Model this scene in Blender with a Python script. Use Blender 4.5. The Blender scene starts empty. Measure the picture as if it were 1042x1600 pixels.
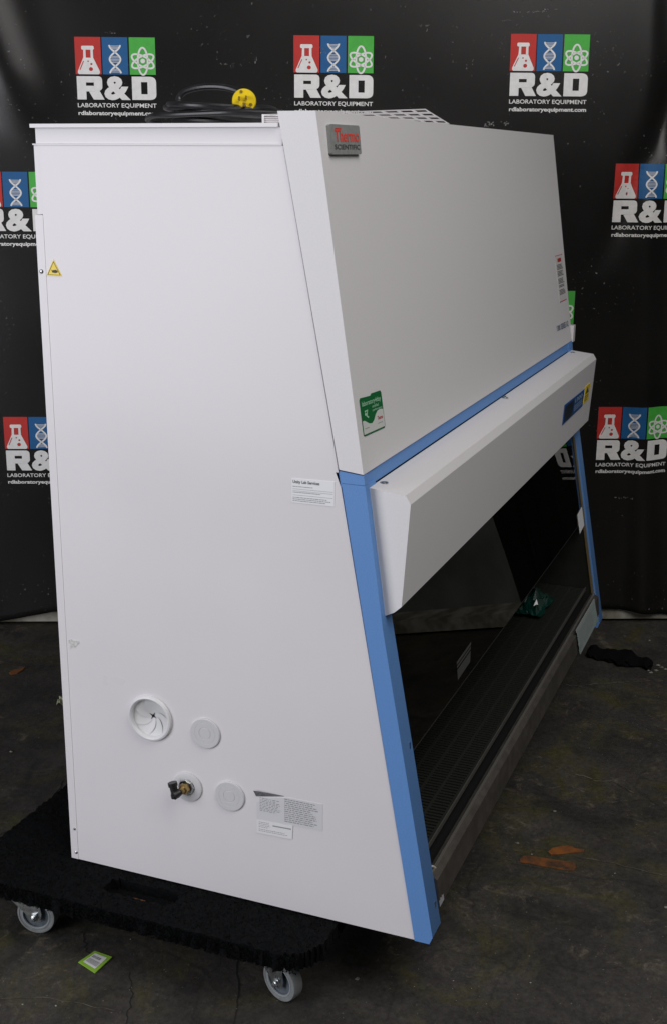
import bpy, bmesh, math, random
from mathutils import Vector, Matrix, noise
from mathutils.geometry import intersect_line_line
R_ = random.Random(7)
scn = bpy.context.scene
COL = scn.collection
# ------------------------------------------------------------------ camera
cd = bpy.data.cameras.new('camera'); cam = bpy.data.objects.new('camera', cd); COL.objects.link(cam)
scn.camera = cam
cd.sensor_fit = 'VERTICAL'; cd.sensor_height = 36.0; cd.lens = 1928.8334/1600*36
cd.clip_start = .05; cd.clip_end = 100
def cam_axes(az, pit, rol):
    f = Vector((math.cos(pit)*math.cos(az), math.cos(pit)*math.sin(az), math.sin(pit)))
    r = f.cross(Vector((0,0,1))).normalized(); u = r.cross(f)
    c, s = math.cos(rol), math.sin(rol)
    return c*r+s*u, -s*r+c*u, f
cr, cu, cf = cam_axes(.376, -.2769, .0074)
M = Matrix((cr, cu, -cf)).transposed().to_4x4(); M.translation = Vector((-2.0395, -1.4115, 1.4875))
cam.matrix_world = M
# ------------------------------------------------------------------ light and exposure
w = bpy.data.worlds.new('World'); scn.world = w; w.use_nodes = True
w.node_tree.nodes['Background'].inputs[0].default_value = (.86,.93,1,1)
w.node_tree.nodes['Background'].inputs[1].default_value = .03
def area(name, loc, target, sx, sy, power, color):
    l = bpy.data.lights.new(name, 'AREA'); l.shape = 'RECTANGLE'; l.size = sx; l.size_y = sy; l.energy = power; l.color = color
    o = bpy.data.objects.new(name, l); COL.objects.link(o); o.location = loc
    o.rotation_euler = (Vector(target)-Vector(loc)).to_track_quat('-Z','Y').to_euler(); return o
area('doorway_daylight', (-4.2, 2.5, 1.95), (0, .1, 1.75), 3.2, 4.0, 208, (.93,.94,1))
area('overhead_fill', (-1.0, -2.7, 4.0), (.7, -.8, .5), 3.0, 3.0, 118, (1,.97,.955))  # soft fill lamp added overhead to brighten the front faces
scn.view_settings.view_transform = 'Standard'; scn.view_settings.look = 'None'
scn.view_settings.exposure = 0; scn.view_settings.gamma = 1
scn.render.engine = 'CYCLES'
scn.cycles.max_bounces = 8

# ------------------------------------------------------------------ materials
MATS = {}
def mat(name, col, rough=.5, metal=0, var=0, vscale=8, bump=0, bscale=200, coat=0, col2=None, spec=.5, detail=4, warp=0):
    if name in MATS: return MATS[name]
    m = bpy.data.materials.new(name); m.use_nodes = True; nt = m.node_tree; b = nt.nodes['Principled BSDF']
    b.inputs['Base Color'].default_value = (*col,1); b.inputs['Roughness'].default_value = rough; b.inputs['Metallic'].default_value = metal
    b.inputs['Coat Weight'].default_value = coat; b.inputs['Coat Roughness'].default_value = .12; b.inputs['Specular IOR Level'].default_value = spec
    tc = nt.nodes.new('ShaderNodeTexCoord')
    if var or col2:
        n = nt.nodes.new('ShaderNodeTexNoise'); n.inputs['Scale'].default_value = vscale; n.inputs['Detail'].default_value = detail
        nt.links.new(tc.outputs['Object'], n.inputs['Vector'])
        r = nt.nodes.new('ShaderNodeValToRGB'); nt.links.new(n.outputs['Fac'], r.inputs['Fac'])
        r.color_ramp.elements[0].position = .35; r.color_ramp.elements[1].position = .65
        c2 = col2 or tuple(min(1,c*(1+var)) for c in col); c1 = col if col2 else tuple(c*(1-var) for c in col)
        r.color_ramp.elements[0].color = (*c1,1); r.color_ramp.elements[1].color = (*c2,1)
        nt.links.new(r.outputs['Color'], b.inputs['Base Color'])
        mr = nt.nodes.new('ShaderNodeMapRange'); mr.inputs['To Min'].default_value = max(0,rough*.8); mr.inputs['To Max'].default_value = min(1,rough*1.2)
        nt.links.new(n.outputs['Fac'], mr.inputs['Value']); nt.links.new(mr.outputs[0], b.inputs['Roughness'])
    if bump:
        n2 = nt.nodes.new('ShaderNodeTexNoise'); n2.inputs['Scale'].default_value = bscale; n2.inputs['Detail'].default_value = 3
        nt.links.new(tc.outputs['Object'], n2.inputs['Vector'])
        bp = nt.nodes.new('ShaderNodeBump'); bp.inputs['Strength'].default_value = bump; bp.inputs['Distance'].default_value = .002
        nt.links.new(n2.outputs['Fac'], bp.inputs['Height']); nt.links.new(bp.outputs[0], b.inputs['Normal'])
        if warp:      # sheet metal that is not quite flat
            n5 = nt.nodes.new('ShaderNodeTexNoise'); n5.inputs['Scale'].default_value = 1.7; n5.inputs['Detail'].default_value = 1
            nt.links.new(tc.outputs['Object'], n5.inputs['Vector'])
            b5 = nt.nodes.new('ShaderNodeBump'); b5.inputs['Strength'].default_value = 1; b5.inputs['Distance'].default_value = warp
            nt.links.new(n5.outputs['Fac'], b5.inputs['Height']); nt.links.new(bp.outputs[0], b5.inputs['Normal'])
            nt.links.new(b5.outputs[0], b.inputs['Normal']); nt.links.new(b5.outputs[0], b.inputs['Coat Normal'])
    MATS[name] = m; return m
white = mat('white_enamel', (.735,.708,.728), .30, var=.012, vscale=3, bump=.05, bscale=350, spec=.40, warp=.008)
white2 = mat('satin_enamel', (.73,.715,.725), .45, var=.015, vscale=300, bump=.12, bscale=700)
blue = mat('blue_enamel', (.120,.275,.60), .48, var=.07, vscale=500, bump=.1, bscale=600, spec=.35)
steel = mat('brushed_steel', (.155,.14,.125), .5, metal=.75, var=.12, vscale=30)
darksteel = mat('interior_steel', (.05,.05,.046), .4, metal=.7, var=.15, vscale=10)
chrome = mat('zinc_plate', (.55,.57,.58), .28, metal=1, var=.2, vscale=60)
blackrub = mat('black_rubber', (.016,.016,.018), .33, var=.3, vscale=40, bump=.1)
blackpl = mat('black_plastic', (.012,.012,.012), .4)
greyrub = mat('grey_tyre_rubber', (.20,.21,.21), .6, var=.15, vscale=50, bump=.2)
hubm = mat('wheel_plastic', (.10,.12,.14), .4, var=.2, vscale=50)
yellow = mat('yellow_plastic', (.85,.62,.01), .4, var=.05, vscale=50)
brass = mat('brass', (.42,.30,.13), .38, metal=.9, var=.2, vscale=80)
paper = mat('white_paper', (.78,.78,.79), .6)
ink = mat('black_ink', (.06,.06,.065), .7)
greyink = mat('grey_ink', (.28,.28,.29), .7)
portw = mat('grey_port_plastic', (.60,.60,.61), .5)
green = mat('green_sticker', (.0,.13,.03), .45); mint = mat('mint_print', (.35,.62,.42), .5)
redink = mat('red_ink', (.55,.02,.02), .5)
film = mat('clear_label_film', (.66,.66,.68), .3)
carpet = mat('black_carpet', (.0038,.0042,.0048), 1, var=.5, vscale=180, bump=1, bscale=500, spec=.1)
bannerw = mat('banner_white_print', (.76,.75,.73), .6, var=.05, vscale=60)
bred = mat('banner_red_print', (.50,.022,.016), .6, var=.06, vscale=60); bblue = mat('banner_blue_print', (.002,.095,.27), .6, var=.06, vscale=60); bgreen = mat('banner_green_print', (.06,.42,.05), .6, var=.06, vscale=60)
tagg = mat('lime_card', (.28,.52,.05), .5)
tape = mat('orange_floor_paint', (.045,.030,.018), .75, vscale=26, col2=(.27,.085,.012), detail=9)
cloth = mat('black_cloth', (.004,.004,.004), .95, bump=.6, bscale=300, spec=.1)
wood = mat('bare_wood', (.12,.045,.015), .8, var=.2, vscale=90)
def banner_mat():
    m = bpy.data.materials.new('black_vinyl'); m.use_nodes = True; nt = m.node_tree; b = nt.nodes['Principled BSDF']; L = nt.links
    tc = nt.nodes.new('ShaderNodeTexCoord')
    n = nt.nodes.new('ShaderNodeTexNoise'); n.inputs['Scale'].default_value = 3.2; n.inputs['Detail'].default_value = 6; L.new(tc.outputs['Object'], n.inputs['Vector'])
    r = nt.nodes.new('ShaderNodeValToRGB'); r.color_ramp.elements[0].position=.35; r.color_ramp.elements[1].position=.7
    r.color_ramp.elements[0].color=(.0075,.007,.0065,1); r.color_ramp.elements[1].color=(.013,.012,.011,1); L.new(n.outputs['Fac'], r.inputs['Fac'])
    # scuffs: sparse pale specks where two noises agree
    n3 = nt.nodes.new('ShaderNodeTexNoise'); n3.inputs['Scale'].default_value = 95; n3.inputs['Detail'].default_value = 2; L.new(tc.outputs['Object'], n3.inputs['Vector'])
    n4 = nt.nodes.new('ShaderNodeTexNoise'); n4.inputs['Scale'].default_value = 4.5; n4.inputs['Detail'].default_value = 3; L.new(tc.outputs['Object'], n4.inputs['Vector'])
    mr = nt.nodes.new('ShaderNodeMapRange'); mr.inputs['From Min'].default_value=.69; mr.inputs['From Max'].default_value=.78; L.new(n3.outputs['Fac'], mr.inputs['Value'])
    mr2 = nt.nodes.new('ShaderNodeMapRange'); mr2.inputs['From Min'].default_value=.5; mr2.inputs['From Max'].default_value=.68; L.new(n4.outputs['Fac'], mr2.inputs['Value'])
    mu = nt.nodes.new('ShaderNodeMath'); mu.operation='MULTIPLY'; L.new(mr.outputs[0], mu.inputs[0]); L.new(mr2.outputs[0], mu.inputs[1])
    mx = nt.nodes.new('ShaderNodeMix'); mx.data_type='RGBA'; L.new(mu.outputs[0], mx.inputs['Factor']); L.new(r.outputs['Color'], mx.inputs['A']); mx.inputs['B'].default_value=(.25,.25,.24,1)
    L.new(mx.outputs['Result'], b.inputs['Base Color'])
    b.inputs['Roughness'].default_value=.27; b.inputs['Specular IOR Level'].default_value=.45
    wv = nt.nodes.new('ShaderNodeTexNoise'); wv.inputs['Scale'].default_value=450; L.new(tc.outputs['Object'], wv.inputs['Vector'])
    bp = nt.nodes.new('ShaderNodeBump'); bp.inputs['Strength'].default_value=.25; bp.inputs['Distance'].default_value=.001; L.new(wv.outputs['Fac'], bp.inputs['Height'])
    L.new(bp.outputs[0], b.inputs['Normal'])
    return m
def floor_mat():
    m = bpy.data.materials.new('stained_concrete'); m.use_nodes = True; nt = m.node_tree; b = nt.nodes['Principled BSDF']; L = nt.links
    tc = nt.nodes.new('ShaderNodeTexCoord')
    def nz(s, d=6, dist=0, rough=.6):
        n = nt.nodes.new('ShaderNodeTexNoise'); n.inputs['Scale'].default_value=s; n.inputs['Detail'].default_value=d; n.inputs['Distortion'].default_value=dist; n.inputs['Roughness'].default_value=rough
        L.new(tc.outputs['Object'], n.inputs['Vector']); return n.outputs['Fac']
    def ramp(f, p0, c0, p1, c1):
        r = nt.nodes.new('ShaderNodeValToRGB'); r.color_ramp.elements[0].position=p0; r.color_ramp.elements[1].position=p1
        r.color_ramp.elements[0].color=(*c0,1); r.color_ramp.elements[1].color=(*c1,1); L.new(f, r.inputs['Fac']); return r.outputs['Color']
    def mix(f, a, bcol, t='MIX'):
        x = nt.nodes.new('ShaderNodeMix'); x.data_type='RGBA'; x.blend_type=t
        if isinstance(f, float): x.inputs['Factor'].default_value=f
        else: L.new(f, x.inputs['Factor'])
        L.new(a, x.inputs['A'])
        if isinstance(bcol, tuple): x.inputs['B'].default_value=(*bcol,1)
        else: L.new(bcol, x.inputs['B'])
        return x.outputs['Result']
    base = ramp(nz(3.0, 8, .6), .32, (.030,.027,.025), .68, (.064,.058,.052))
    olive = ramp(nz(3.1, 9, 1.4, .7), .49, (0,0,0), .64, (1,1,1))
    c = mix(olive, base, (.060,.056,.022))
    dark = ramp(nz(5.5, 8, 1.0), .48, (0,0,0), .66, (.8,.8,.8)); c = mix(dark, c, (.022,.022,.021))
    pm = ramp(nz(3.3, 5, .5), .46, (0,0,0), .58, (1,1,1)); pale = ramp(nz(17, 10, .8, .78), .54, (0,0,0), .70, (1,1,1)); pale = mix(1.0, pale, pm, 'MULTIPLY'); c = mix(pale, c, (.17,.14,.10))
    fine = ramp(nz(75, 8, 0, .85), .3, (.45,.45,.45), .7, (1.6,1.6,1.6)); c = mix(1.0, c, fine, 'MULTIPLY')
    spk = ramp(nz(160, 2), .735, (0,0,0), .77, (1,1,1)); c = mix(spk, c, (.30,.28,.23))
    # cracks
    dn = nt.nodes.new('ShaderNodeTexNoise'); dn.inputs['Scale'].default_value=4; dn.inputs['Detail'].default_value=5; L.new(tc.outputs['Object'], dn.inputs['Vector'])
    ad = nt.nodes.new('ShaderNodeMix'); ad.data_type='VECTOR'; ad.inputs['Factor'].default_value=.18; L.new(tc.outputs['Object'], ad.inputs['A']); L.new(dn.outputs['Color'], ad.inputs['B'])
    v = nt.nodes.new('ShaderNodeTexVoronoi'); v.feature='DISTANCE_TO_EDGE'; v.inputs['Scale'].default_value=2.6; L.new(ad.outputs['Result'], v.inputs['Vector'])
    cr_ = ramp(v.outputs['Distance'], .002, (.35,.35,.35), .010, (0,0,0)); c = mix(cr_, c, (.012,.011,.010))
    v2 = nt.nodes.new('ShaderNodeTexVoronoi'); v2.feature='DISTANCE_TO_EDGE'; v2.inputs['Scale'].default_value=1.7; v2.inputs['Randomness'].default_value=.9; L.new(ad.outputs['Result'], v2.inputs['Vector'])
    sc = ramp(v2.outputs['Distance'], .002, (.5,.5,.5), .006, (0,0,0)); br = ramp(nz(9,4), .5,(0,0,0),.6,(1,1,1)); sc = mix(1.0, sc, br, 'MULTIPLY'); c = mix(sc, c, (.07,.062,.045))
    L.new(c, b.inputs['Base Color'])
    rr = nt.nodes.new('ShaderNodeMapRange'); rr.inputs['To Min'].default_value=.38; rr.inputs['To Max'].default_value=.8; L.new(nz(7,6), rr.inputs['Value']); L.new(rr.outputs[0], b.inputs['Roughness'])
    b.inputs['Specular IOR Level'].default_value=.35
    bp = nt.nodes.new('ShaderNodeBump'); bp.inputs['Strength'].default_value=.5; bp.inputs['Distance'].default_value=.004; L.new(nz(60,8,0,.7), bp.inputs['Height']); L.new(bp.outputs[0], b.inputs['Normal'])
    return m
def glass_mat():
    m = bpy.data.materials.new('tinted_sash_glass'); m.use_nodes = True; nt = m.node_tree; nt.nodes.remove(nt.nodes['Principled BSDF']); L = nt.links
    t = nt.nodes.new('ShaderNodeBsdfTransparent'); t.inputs[0].default_value=(.55,.62,.58,1)
    g = nt.nodes.new('ShaderNodeBsdfGlossy'); g.inputs['Roughness'].default_value=.015
    f = nt.nodes.new('ShaderNodeFresnel'); f.inputs['IOR'].default_value=1.6
    x = nt.nodes.new('ShaderNodeMixShader'); L.new(f.outputs[0], x.inputs[0]); L.new(t.outputs[0], x.inputs[1]); L.new(g.outputs[0], x.inputs[2])
    L.new(x.outputs[0], nt.nodes['Material Output'].inputs[0]); return m
vinyl = banner_mat(); floorm = floor_mat(); glassm = glass_mat()

# ------------------------------------------------------------------ helpers
def link(name, me, m, parent=None, smooth=False):
    if m: me.materials.append(m)
    if smooth:
        for p in me.polygons: p.use_smooth = True
    o = bpy.data.objects.new(name, me); COL.objects.link(o)
    if parent: o.parent = parent
    return o
def tag(o, label=None, cat=None, group=None, kind=None):
    for k, v in (('label',label),('category',cat),('group',group),('kind',kind)):
        if v: o[k] = v
    return o
def thing(name, label, cat, group=None, loc=(0,0,0)):
    o = bpy.data.objects.new(name, None); COL.objects.link(o); o.location = loc; return tag(o, label, cat, group)
def bm_obj(name, bm, m, parent=None, bevel=0, smooth=False, seg=2):
    if bevel:
        bmesh.ops.bevel(bm, geom=[e for e in bm.edges if e.is_manifold and e.calc_face_angle(0) > .35], offset=bevel, segments=seg, affect='EDGES', clamp_overlap=True)
    bmesh.ops.recalc_face_normals(bm, faces=bm.faces)
    me = bpy.data.meshes.new(name); bm.to_mesh(me); bm.free()
    o = link(name, me, m, parent, smooth)
    if bevel or smooth:
        for p in me.polygons: p.use_smooth = True
        me.set_sharp_from_angle(angle=math.radians(35))
    return o
def add_box(bm, x0,x1,y0,y1,z0,z1):
    v = [bm.verts.new((x,y,z)) for x in (x0,x1) for y in (y0,y1) for z in (z0,z1)]
    for f in ((0,1,3,2),(4,6,7,5),(0,4,5,1),(2,3,7,6),(0,2,6,4),(1,5,7,3)): bm.faces.new([v[i] for i in f])
def box(name, x0,x1,y0,y1,z0,z1, m, parent=None, bevel=0):
    bm = bmesh.new(); add_box(bm,x0,x1,y0,y1,z0,z1); return bm_obj(name, bm, m, parent, bevel)
def add_prism(bm, prof, x0, x1):
    a = [bm.verts.new((x0,y,z)) for y,z in prof]; b = [bm.verts.new((x1,y,z)) for y,z in prof]; n = len(prof)
    bm.faces.new(a); bm.faces.new(b[::-1])
    for i in range(n): bm.faces.new((a[i], b[i], b[(i+1)%n], a[(i+1)%n]))
def prism(name, prof, x0, x1, m, parent=None, bevel=0, seg=2):
    bm = bmesh.new(); add_prism(bm, prof, x0, x1); return bm_obj(name, bm, m, parent, bevel, seg=seg)
def frame_from(axis):
    a = Vector(axis).normalized(); t = Vector((0,0,1)) if abs(a.z)<.9 else Vector((0,1,0))
    u = t.cross(a).normalized(); return u, a.cross(u), a
def add_lathe(bm, c, axis, prof, n=40):     # prof: (radius, height along axis)
    u, v, a = frame_from(axis); c = Vector(c); rings = []
    for r, h in prof:
        if r < 1e-6: rings.append([bm.verts.new(c+a*h)])
        else: rings.append([bm.verts.new(c+a*h+(u*math.cos(2*math.pi*i/n)+v*math.sin(2*math.pi*i/n))*r) for i in range(n)])
    for p, q in zip(rings, rings[1:]):
        for i in range(n):
            j = (i+1)%n
            if len(p)==1 and len(q)==1: continue
            if len(p)==1: bm.faces.new((p[0], q[i], q[j]))
            elif len(q)==1: bm.faces.new((p[i], p[j], q[0]))
            else: bm.faces.new((p[i], p[j], q[j], q[i]))
def lathe(name, c, axis, prof, m, parent=None, n=40):
    bm = bmesh.new(); add_lathe(bm, c, axis, prof, n); o = bm_obj(name, bm, m, parent, smooth=True); return o
def add_tube(bm, pts, r, n=10):
    pts = [Vector(p) for p in pts]; rings = []; up = Vector((0,0,1))
    for i, p in enumerate(pts):
        t = (pts[min(i+1,len(pts)-1)]-pts[max(i-1,0)]).normalized()
        u = (up - t*up.dot(t)); u = u.normalized() if u.length > 1e-4 else Vector((1,0,0)); v = t.cross(u)
        rings.append([bm.verts.new(p+(u*math.cos(2*math.pi*k/n)+v*math.sin(2*math.pi*k/n))*r) for k in range(n)])
    for a, b in zip(rings, rings[1:]):
        for k in range(n): bm.faces.new((a[k], a[(k+1)%n], b[(k+1)%n], b[k]))
    bm.faces.new(rings[0][::-1]); bm.faces.new(rings[-1])
def catmull(P, n=8):
    P = [Vector(p) for p in P]; out = []
    for i in range(len(P)-1):
        a, b, c, d = P[max(i-1,0)], P[i], P[i+1], P[min(i+2,len(P)-1)]
        for k in range(n):
            t = k/n; out.append(.5*((2*b)+(c-a)*t+(2*a-5*b+4*c-d)*t*t+(3*b-a-3*c+d)*t**3))
    out.append(P[-1]); return out
# flat print: 2D polygons (u, v down) mapped to a surface
def text2d(s, bold=0.0, spacing=1.0):
    c = bpy.data.curves.new('t','FONT'); c.body = s; c.size = 1; c.offset = bold; c.space_character = spacing; c.resolution_u = 3
    o = bpy.data.objects.new('t', c); COL.objects.link(o); dg = bpy.context.evaluated_depsgraph_get(); dg.update()
    me = bpy.data.meshes.new_from_object(o.evaluated_get(dg)); bpy.data.objects.remove(o)
    V = [(v.co.x, -v.co.y) for v in me.vertices]; F = [list(p.vertices) for p in me.polygons]
    bpy.data.meshes.remove(me); return V, F
TCACHE = {}
def text_fit(s, u0, u1, v0, v1, bold=0.0, spacing=1.0):
    k = (s, bold, spacing)
    if k not in TCACHE: TCACHE[k] = text2d(*k)
    V, F = TCACHE[k]
    a0 = min(p[0] for p in V); a1 = max(p[0] for p in V); b0 = min(p[1] for p in V); b1 = max(p[1] for p in V)
    return [(u0+(x-a0)/(a1-a0)*(u1-u0), v0+(y-b0)/(b1-b0)*(v1-v0)) for x,y in V], F
class Print:
    def __init__(s): s.V = []; s.F = []
    def mesh(s, VF):
        b = len(s.V); s.V += VF[0]; s.F += [[b+i for i in f] for f in VF[1]]; return s
    def poly(s, P): b = len(s.V); s.V += list(P); s.F.append(list(range(b, b+len(P)))); return s
    def rect(s, a, b, c, d, n=1, m=1):
        o = len(s.V)
        for j in range(m+1):
            for i in range(n+1): s.V.append((a+(c-a)*i/n, b+(d-b)*j/m))
        for j in range(m):
            for i in range(n):
                q = o+j*(n+1)+i; s.F.append([q, q+1, q+n+2, q+n+1])
        return s
    def disc(s, x, y, r, n=16): return s.poly([(x+r*math.cos(2*math.pi*i/n), y+r*math.sin(2*math.pi*i/n)) for i in range(n)])
    def stroke(s, P, wd, closed=False):
        n = len(P); L = []; o = len(s.V)
        for i in range(n):
            a = P[(i-1)%n] if closed or i else P[0]; b = P[(i+1)%n] if closed or i<n-1 else P[-1]
            dx, dy = b[0]-a[0], b[1]-a[1]; l = math.hypot(dx,dy) or 1
            nx, ny = -dy/l*wd/2, dx/l*wd/2; s.V += [(P[i][0]+nx, P[i][1]+ny), (P[i][0]-nx, P[i][1]-ny)]
        for i in range(n if closed else n-1):
            j = (i+1)%n; s.F.append([o+2*i, o+2*j, o+2*j+1, o+2*i+1])
        return s
    def build(s, name, f, m, parent, sub=0):
        me = bpy.data.meshes.new(name); me.from_pydata([(u,v,0) for u,v in s.V], [], s.F)
        bm = bmesh.new(); bm.from_mesh(me)
        if sub:
            for ax in (0,1):
                lo = min(v.co[ax] for v in bm.verts); hi = max(v.co[ax] for v in bm.verts); k = lo+sub
                while k < hi:
                    bmesh.ops.bisect_plane(bm, geom=bm.verts[:]+bm.edges[:]+bm.faces[:], plane_co=(k,k,0), plane_no=(1,0,0) if ax==0 else (0,1,0)); k += sub
        for v in bm.verts: v.co = f(v.co.x, v.co.y)
        bmesh.ops.triangulate(bm, faces=[q for q in bm.faces if len(q.verts) > 4]); bm.to_mesh(me); bm.free()
        return link(name, me, m, parent)
def quad_map(TL, TR, BR, BL, off=.001, out=None):
    TL, TR, BR, BL = map(Vector, (TL,TR,BR,BL)); n = -(TR-TL).cross(BL-TL).normalized()
    if out is not None and n.dot(Vector(out)) < 0: n = -n
    def g(o=0.0):
        def f(u, v):
            return (TL*(1-u)+TR*u)*(1-v) + (BL*(1-u)+BR*u)*v + n*(off+o)
        return f
    return g
def slab(name, g, m, parent, th=.0008, P=None):
    """a thin sheet with real thickness: outline P in uv"""
    P = P or [(0,0),(1,0),(1,1),(0,1)]
    bm = bmesh.new(); a = [bm.verts.new(g(-.0006)(u,v)) for u,v in P]; b = [bm.verts.new(g(th-.0002)(u,v)) for u,v in P]
    bm.faces.new(a); bm.faces.new(b[::-1])
    for i in range(len(P)): bm.faces.new((a[i], b[i], b[(i+1)%len(P)], a[(i+1)%len(P)]))
    return bm_obj(name, bm, m, parent)
def dash_lines(p, u0, u1, vs, h, rnd, fill=.85, wmin=.02, wmax=.09):
    for v in vs:
        u = u0; end = u0+(u1-u0)*rnd.uniform(.75,1)
        while u < end:
            wd = rnd.uniform(wmin, wmax); p.rect(u, v, min(u+wd, end), v+h); u += wd + (1-fill)*.08
    return p

# ------------------------------------------------------------------ setting: floor, wall, banner
G = -.165
bm = bmesh.new(); add_box(bm, -9, 12, -10, 9, G-.1, G)
fl = bm_obj('floor', bm, floorm); tag(fl, kind='structure')
S0 = Vector((1.487,1.2358,0)); SD = Vector((.3987,-.9171,0)).normalized(); SN = Vector((-.9171,-.3987,0)).normalized()
def wallpt(s, d, z): return S0 + SD*s + SN*d + Vector((0,0,z))
def wall_box(name, s0, s1, d0, d1, z0, z1, m, bevel=0):
    bm = bmesh.new(); add_box(bm, s0,s1,d0,d1,z0,z1)
    for v in bm.verts: v.co = wallpt(v.co.x, v.co.y, v.co.z)
    return bm_obj(name, bm, m, None, bevel)
wallm = mat('painted_block', (.13,.135,.12), .8, var=.25, vscale=5, bump=.3, bscale=60)
kerbm = mat('chipped_concrete_kerb', (.34,.33,.28), .8, vscale=14, var=.1, bump=.6, bscale=40, col2=(.14,.13,.09))
tag(wall_box('wall', -3, 5.5, -.5, -.14, G-.05, 3.4, wallm), kind='structure')
kb = wall_box('wall_kerb', -3, 5.5, -.138, -.012, G+.012, G+.070, kerbm, .008); tag(kb, kind='structure')

def fold(s, z):
    d = .0
    # long diagonal fold at the left edge
    t = (s - (.02 + (1.95-z)*.34)); q = max(0,min(1,(z-1.48)/.3)); d += .036*q*q*(3-2*q)*math.exp(-(t/.10)**2)
    d += .05*max(0, -.05-s)**1.2
    # folds to the right of the last column
    k = max(0, min(1, (s-2.15)/.25)); d += k*(.018*math.sin((s-2.15)*24 + (z-1)*2.2) + .010*math.sin(s*47+z*3))
    t2 = (s-(2.20+(z-1.45)*.38)); d -= .030*math.exp(-(t2/.055)**2)*max(0,min(1,(z-1.1)/.5))
    d += .004*math.sin(s*5+1)*math.sin(z*3.1)+ .0035*noise.noise(Vector((s*3, z*2, .5)))
    # the sheet kicks out and ripples near the hem
    h = max(0, (.35-z)/.5); d += h*h*(.010+.004*math.sin(s*5+.6)+.002*math.sin(s*13))
    return d
def hem(s):
    return G + .056 - .026*min(1.6,max(0,(.15-s)/.15)) - .022*min(1.8,max(0,(s-2.2)/.22)) + .003*math.sin(s*7)
def bpos(s, z, off=0.0): return wallpt(s, fold(s,z)+off, z)
bn = thing('banner', 'black vinyl backdrop banner hanging behind the cabinet, printed all over with one repeated logo', 'banner', loc=wallpt(1,0,G))
inv = Vector(bn.location)
NS, NZ = 300, 130
bm = bmesh.new(); gr = []
for i in range(NS+1):
    s = -1.5 + 4.25*i/NS; hz = max(G+.006, hem(s)); gr.append([bm.verts.new(bpos(s, hz+(2.75-hz)*(j/NZ)) - inv) for j in range(NZ+1)])
for i in range(NS):
    for j in range(NZ): bm.faces.new((gr[i][j], gr[i][j+1], gr[i+1][j+1], gr[i+1][j]))
sheet = bm_obj('sheet', bm, vinyl, bn, smooth=True)
for p in sheet.data.polygons: p.use_smooth = True
md = sheet.modifiers.new('thickness','SOLIDIFY'); md.thickness = .0012; md.offset = 0
# logo in its own units (see uv box 105..918 wide)
def logo(s0, ztop):
    SX, SZ = .26/813, .000301
    def mp(off):
        def f(x, y): return bpos(s0+(x-105)*SX, ztop-(y-105)*SZ, .0012+off) - inv
        return f
    def P(): return Print()
    rl = P()
    # blocky R and D
    rl.poly([(112,505),(180,505),(180,745),(112,745)]) if 0 else None
    def strip(pts): rl.poly(pts)
    # R: stem, top bar, mid bar, bowl right, leg
    strip([(112,505),(205,505),(205,745),(112,745)])
    strip([(205,505),(335,505),(350,509),(362,518),(368,532),(370,545),(285,569),(205,569)])
    strip([(285,569),(370,545),(370,615),(366,632),(355,645),(285,603)])
    strip([(205,603),(285,603),(355,645),(340,655),(205,662)])
    strip([(205,662),(340,655),(382,745),(285,745),(240,662)]) if 0 else strip([(232,662),(340,655),(388,745),(278,745)])
    # D: stem, top, right, bottom
    strip([(672,505),(765,505),(765,745),(672,745)])
    strip([(765,505),(860,505),(885,510),(905,522),(915,540),(919,560),(830,561),(765,561)])
    strip([(830,561),(919,560),(919,690),(830,686)])
    strip([(765,686),(830,686),(919,690),(915,712),(903,730),(882,741),(855,745),(765,745)])
    rl.mesh(text_fit('&', 388, 655, 503, 750, .045))
    root = rl.build('logo', mp(.0008), bannerw, bn, 60)
    P().rect(105,105,368,485,6,6).build('red_square', mp(0), bred, root)
    P().rect(380,105,640,485,6,6).build('blue_square', mp(0), bblue, root)
    P().rect(655,105,918,485,6,6).build('green_square', mp(0), bgreen, root)
    fk = P()
    fk.poly([(180,195),(290,195),(298,203),(300,225),(290,235),(180,235),(172,226),(172,204)])
    fk.poly([(192,235),(215,235),(215,320),(188,322)]); fk.poly([(264,235),(288,235),(290,322),(264,320)])
    fk.poly([(188,316),(290,316),(352,455),(350,474),(338,485),(140,485),(128,474),(128,455)])
    fk.build('flask', mp(.0010), bannerw, root, 60)
    fb = P().disc(236,352,8,10).disc(268,380,11,12).disc(262,432,20)
    fb.stroke([(190,350),(150,440)], 9)
    fb.build('flask_detail', mp(.0015), bred, root)
    hx = P()
    for sg in (1,-1): hx.stroke([(510+sg*55*math.cos(math.pi/2*(y-185)/72.5), y) for y in range(185,478,8)], 17)
    for y in (195,208,222,236,300,315,330,345,360,432,446,460):
        a = abs(55*math.cos(math.pi/2*(y-185)/72.5))
        hx.rect(510-a, y-2.5, 510+a, y+2.5)
    hx.build('helix', mp(.0010), bannerw, root, 60)
    at = P().disc(790,345,24)
    for k, (A, B) in enumerate(((138,50),(118,50),(118,50))):
        th = math.radians((90, 28, -28)[k]); A = (138,122,122)[k]
        at.stroke([(790+A*math.cos(t)*math.cos(th)-B*math.sin(t)*math.sin(th), 348+A*math.cos(t)*math.sin(th)+B*math.sin(t)*math.cos(th)) for t in [2*math.pi*i/40 for i in range(40)]], 19, True)
    at.build('atom', mp(.0010), bannerw, root, 60)
    P().mesh(text_fit('LABORATORY EQUIPMENT', 112, 918, 782, 834, .012)).build('caption', mp(.0010), bannerw, root)
    P().mesh(text_fit('rdlaboratoryequipment.com', 115, 919, 863, 920, .028)).build('web_address', mp(.0010), bannerw, root)
    return root
def tilt(s): return (s-1.05)*.0165
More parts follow.
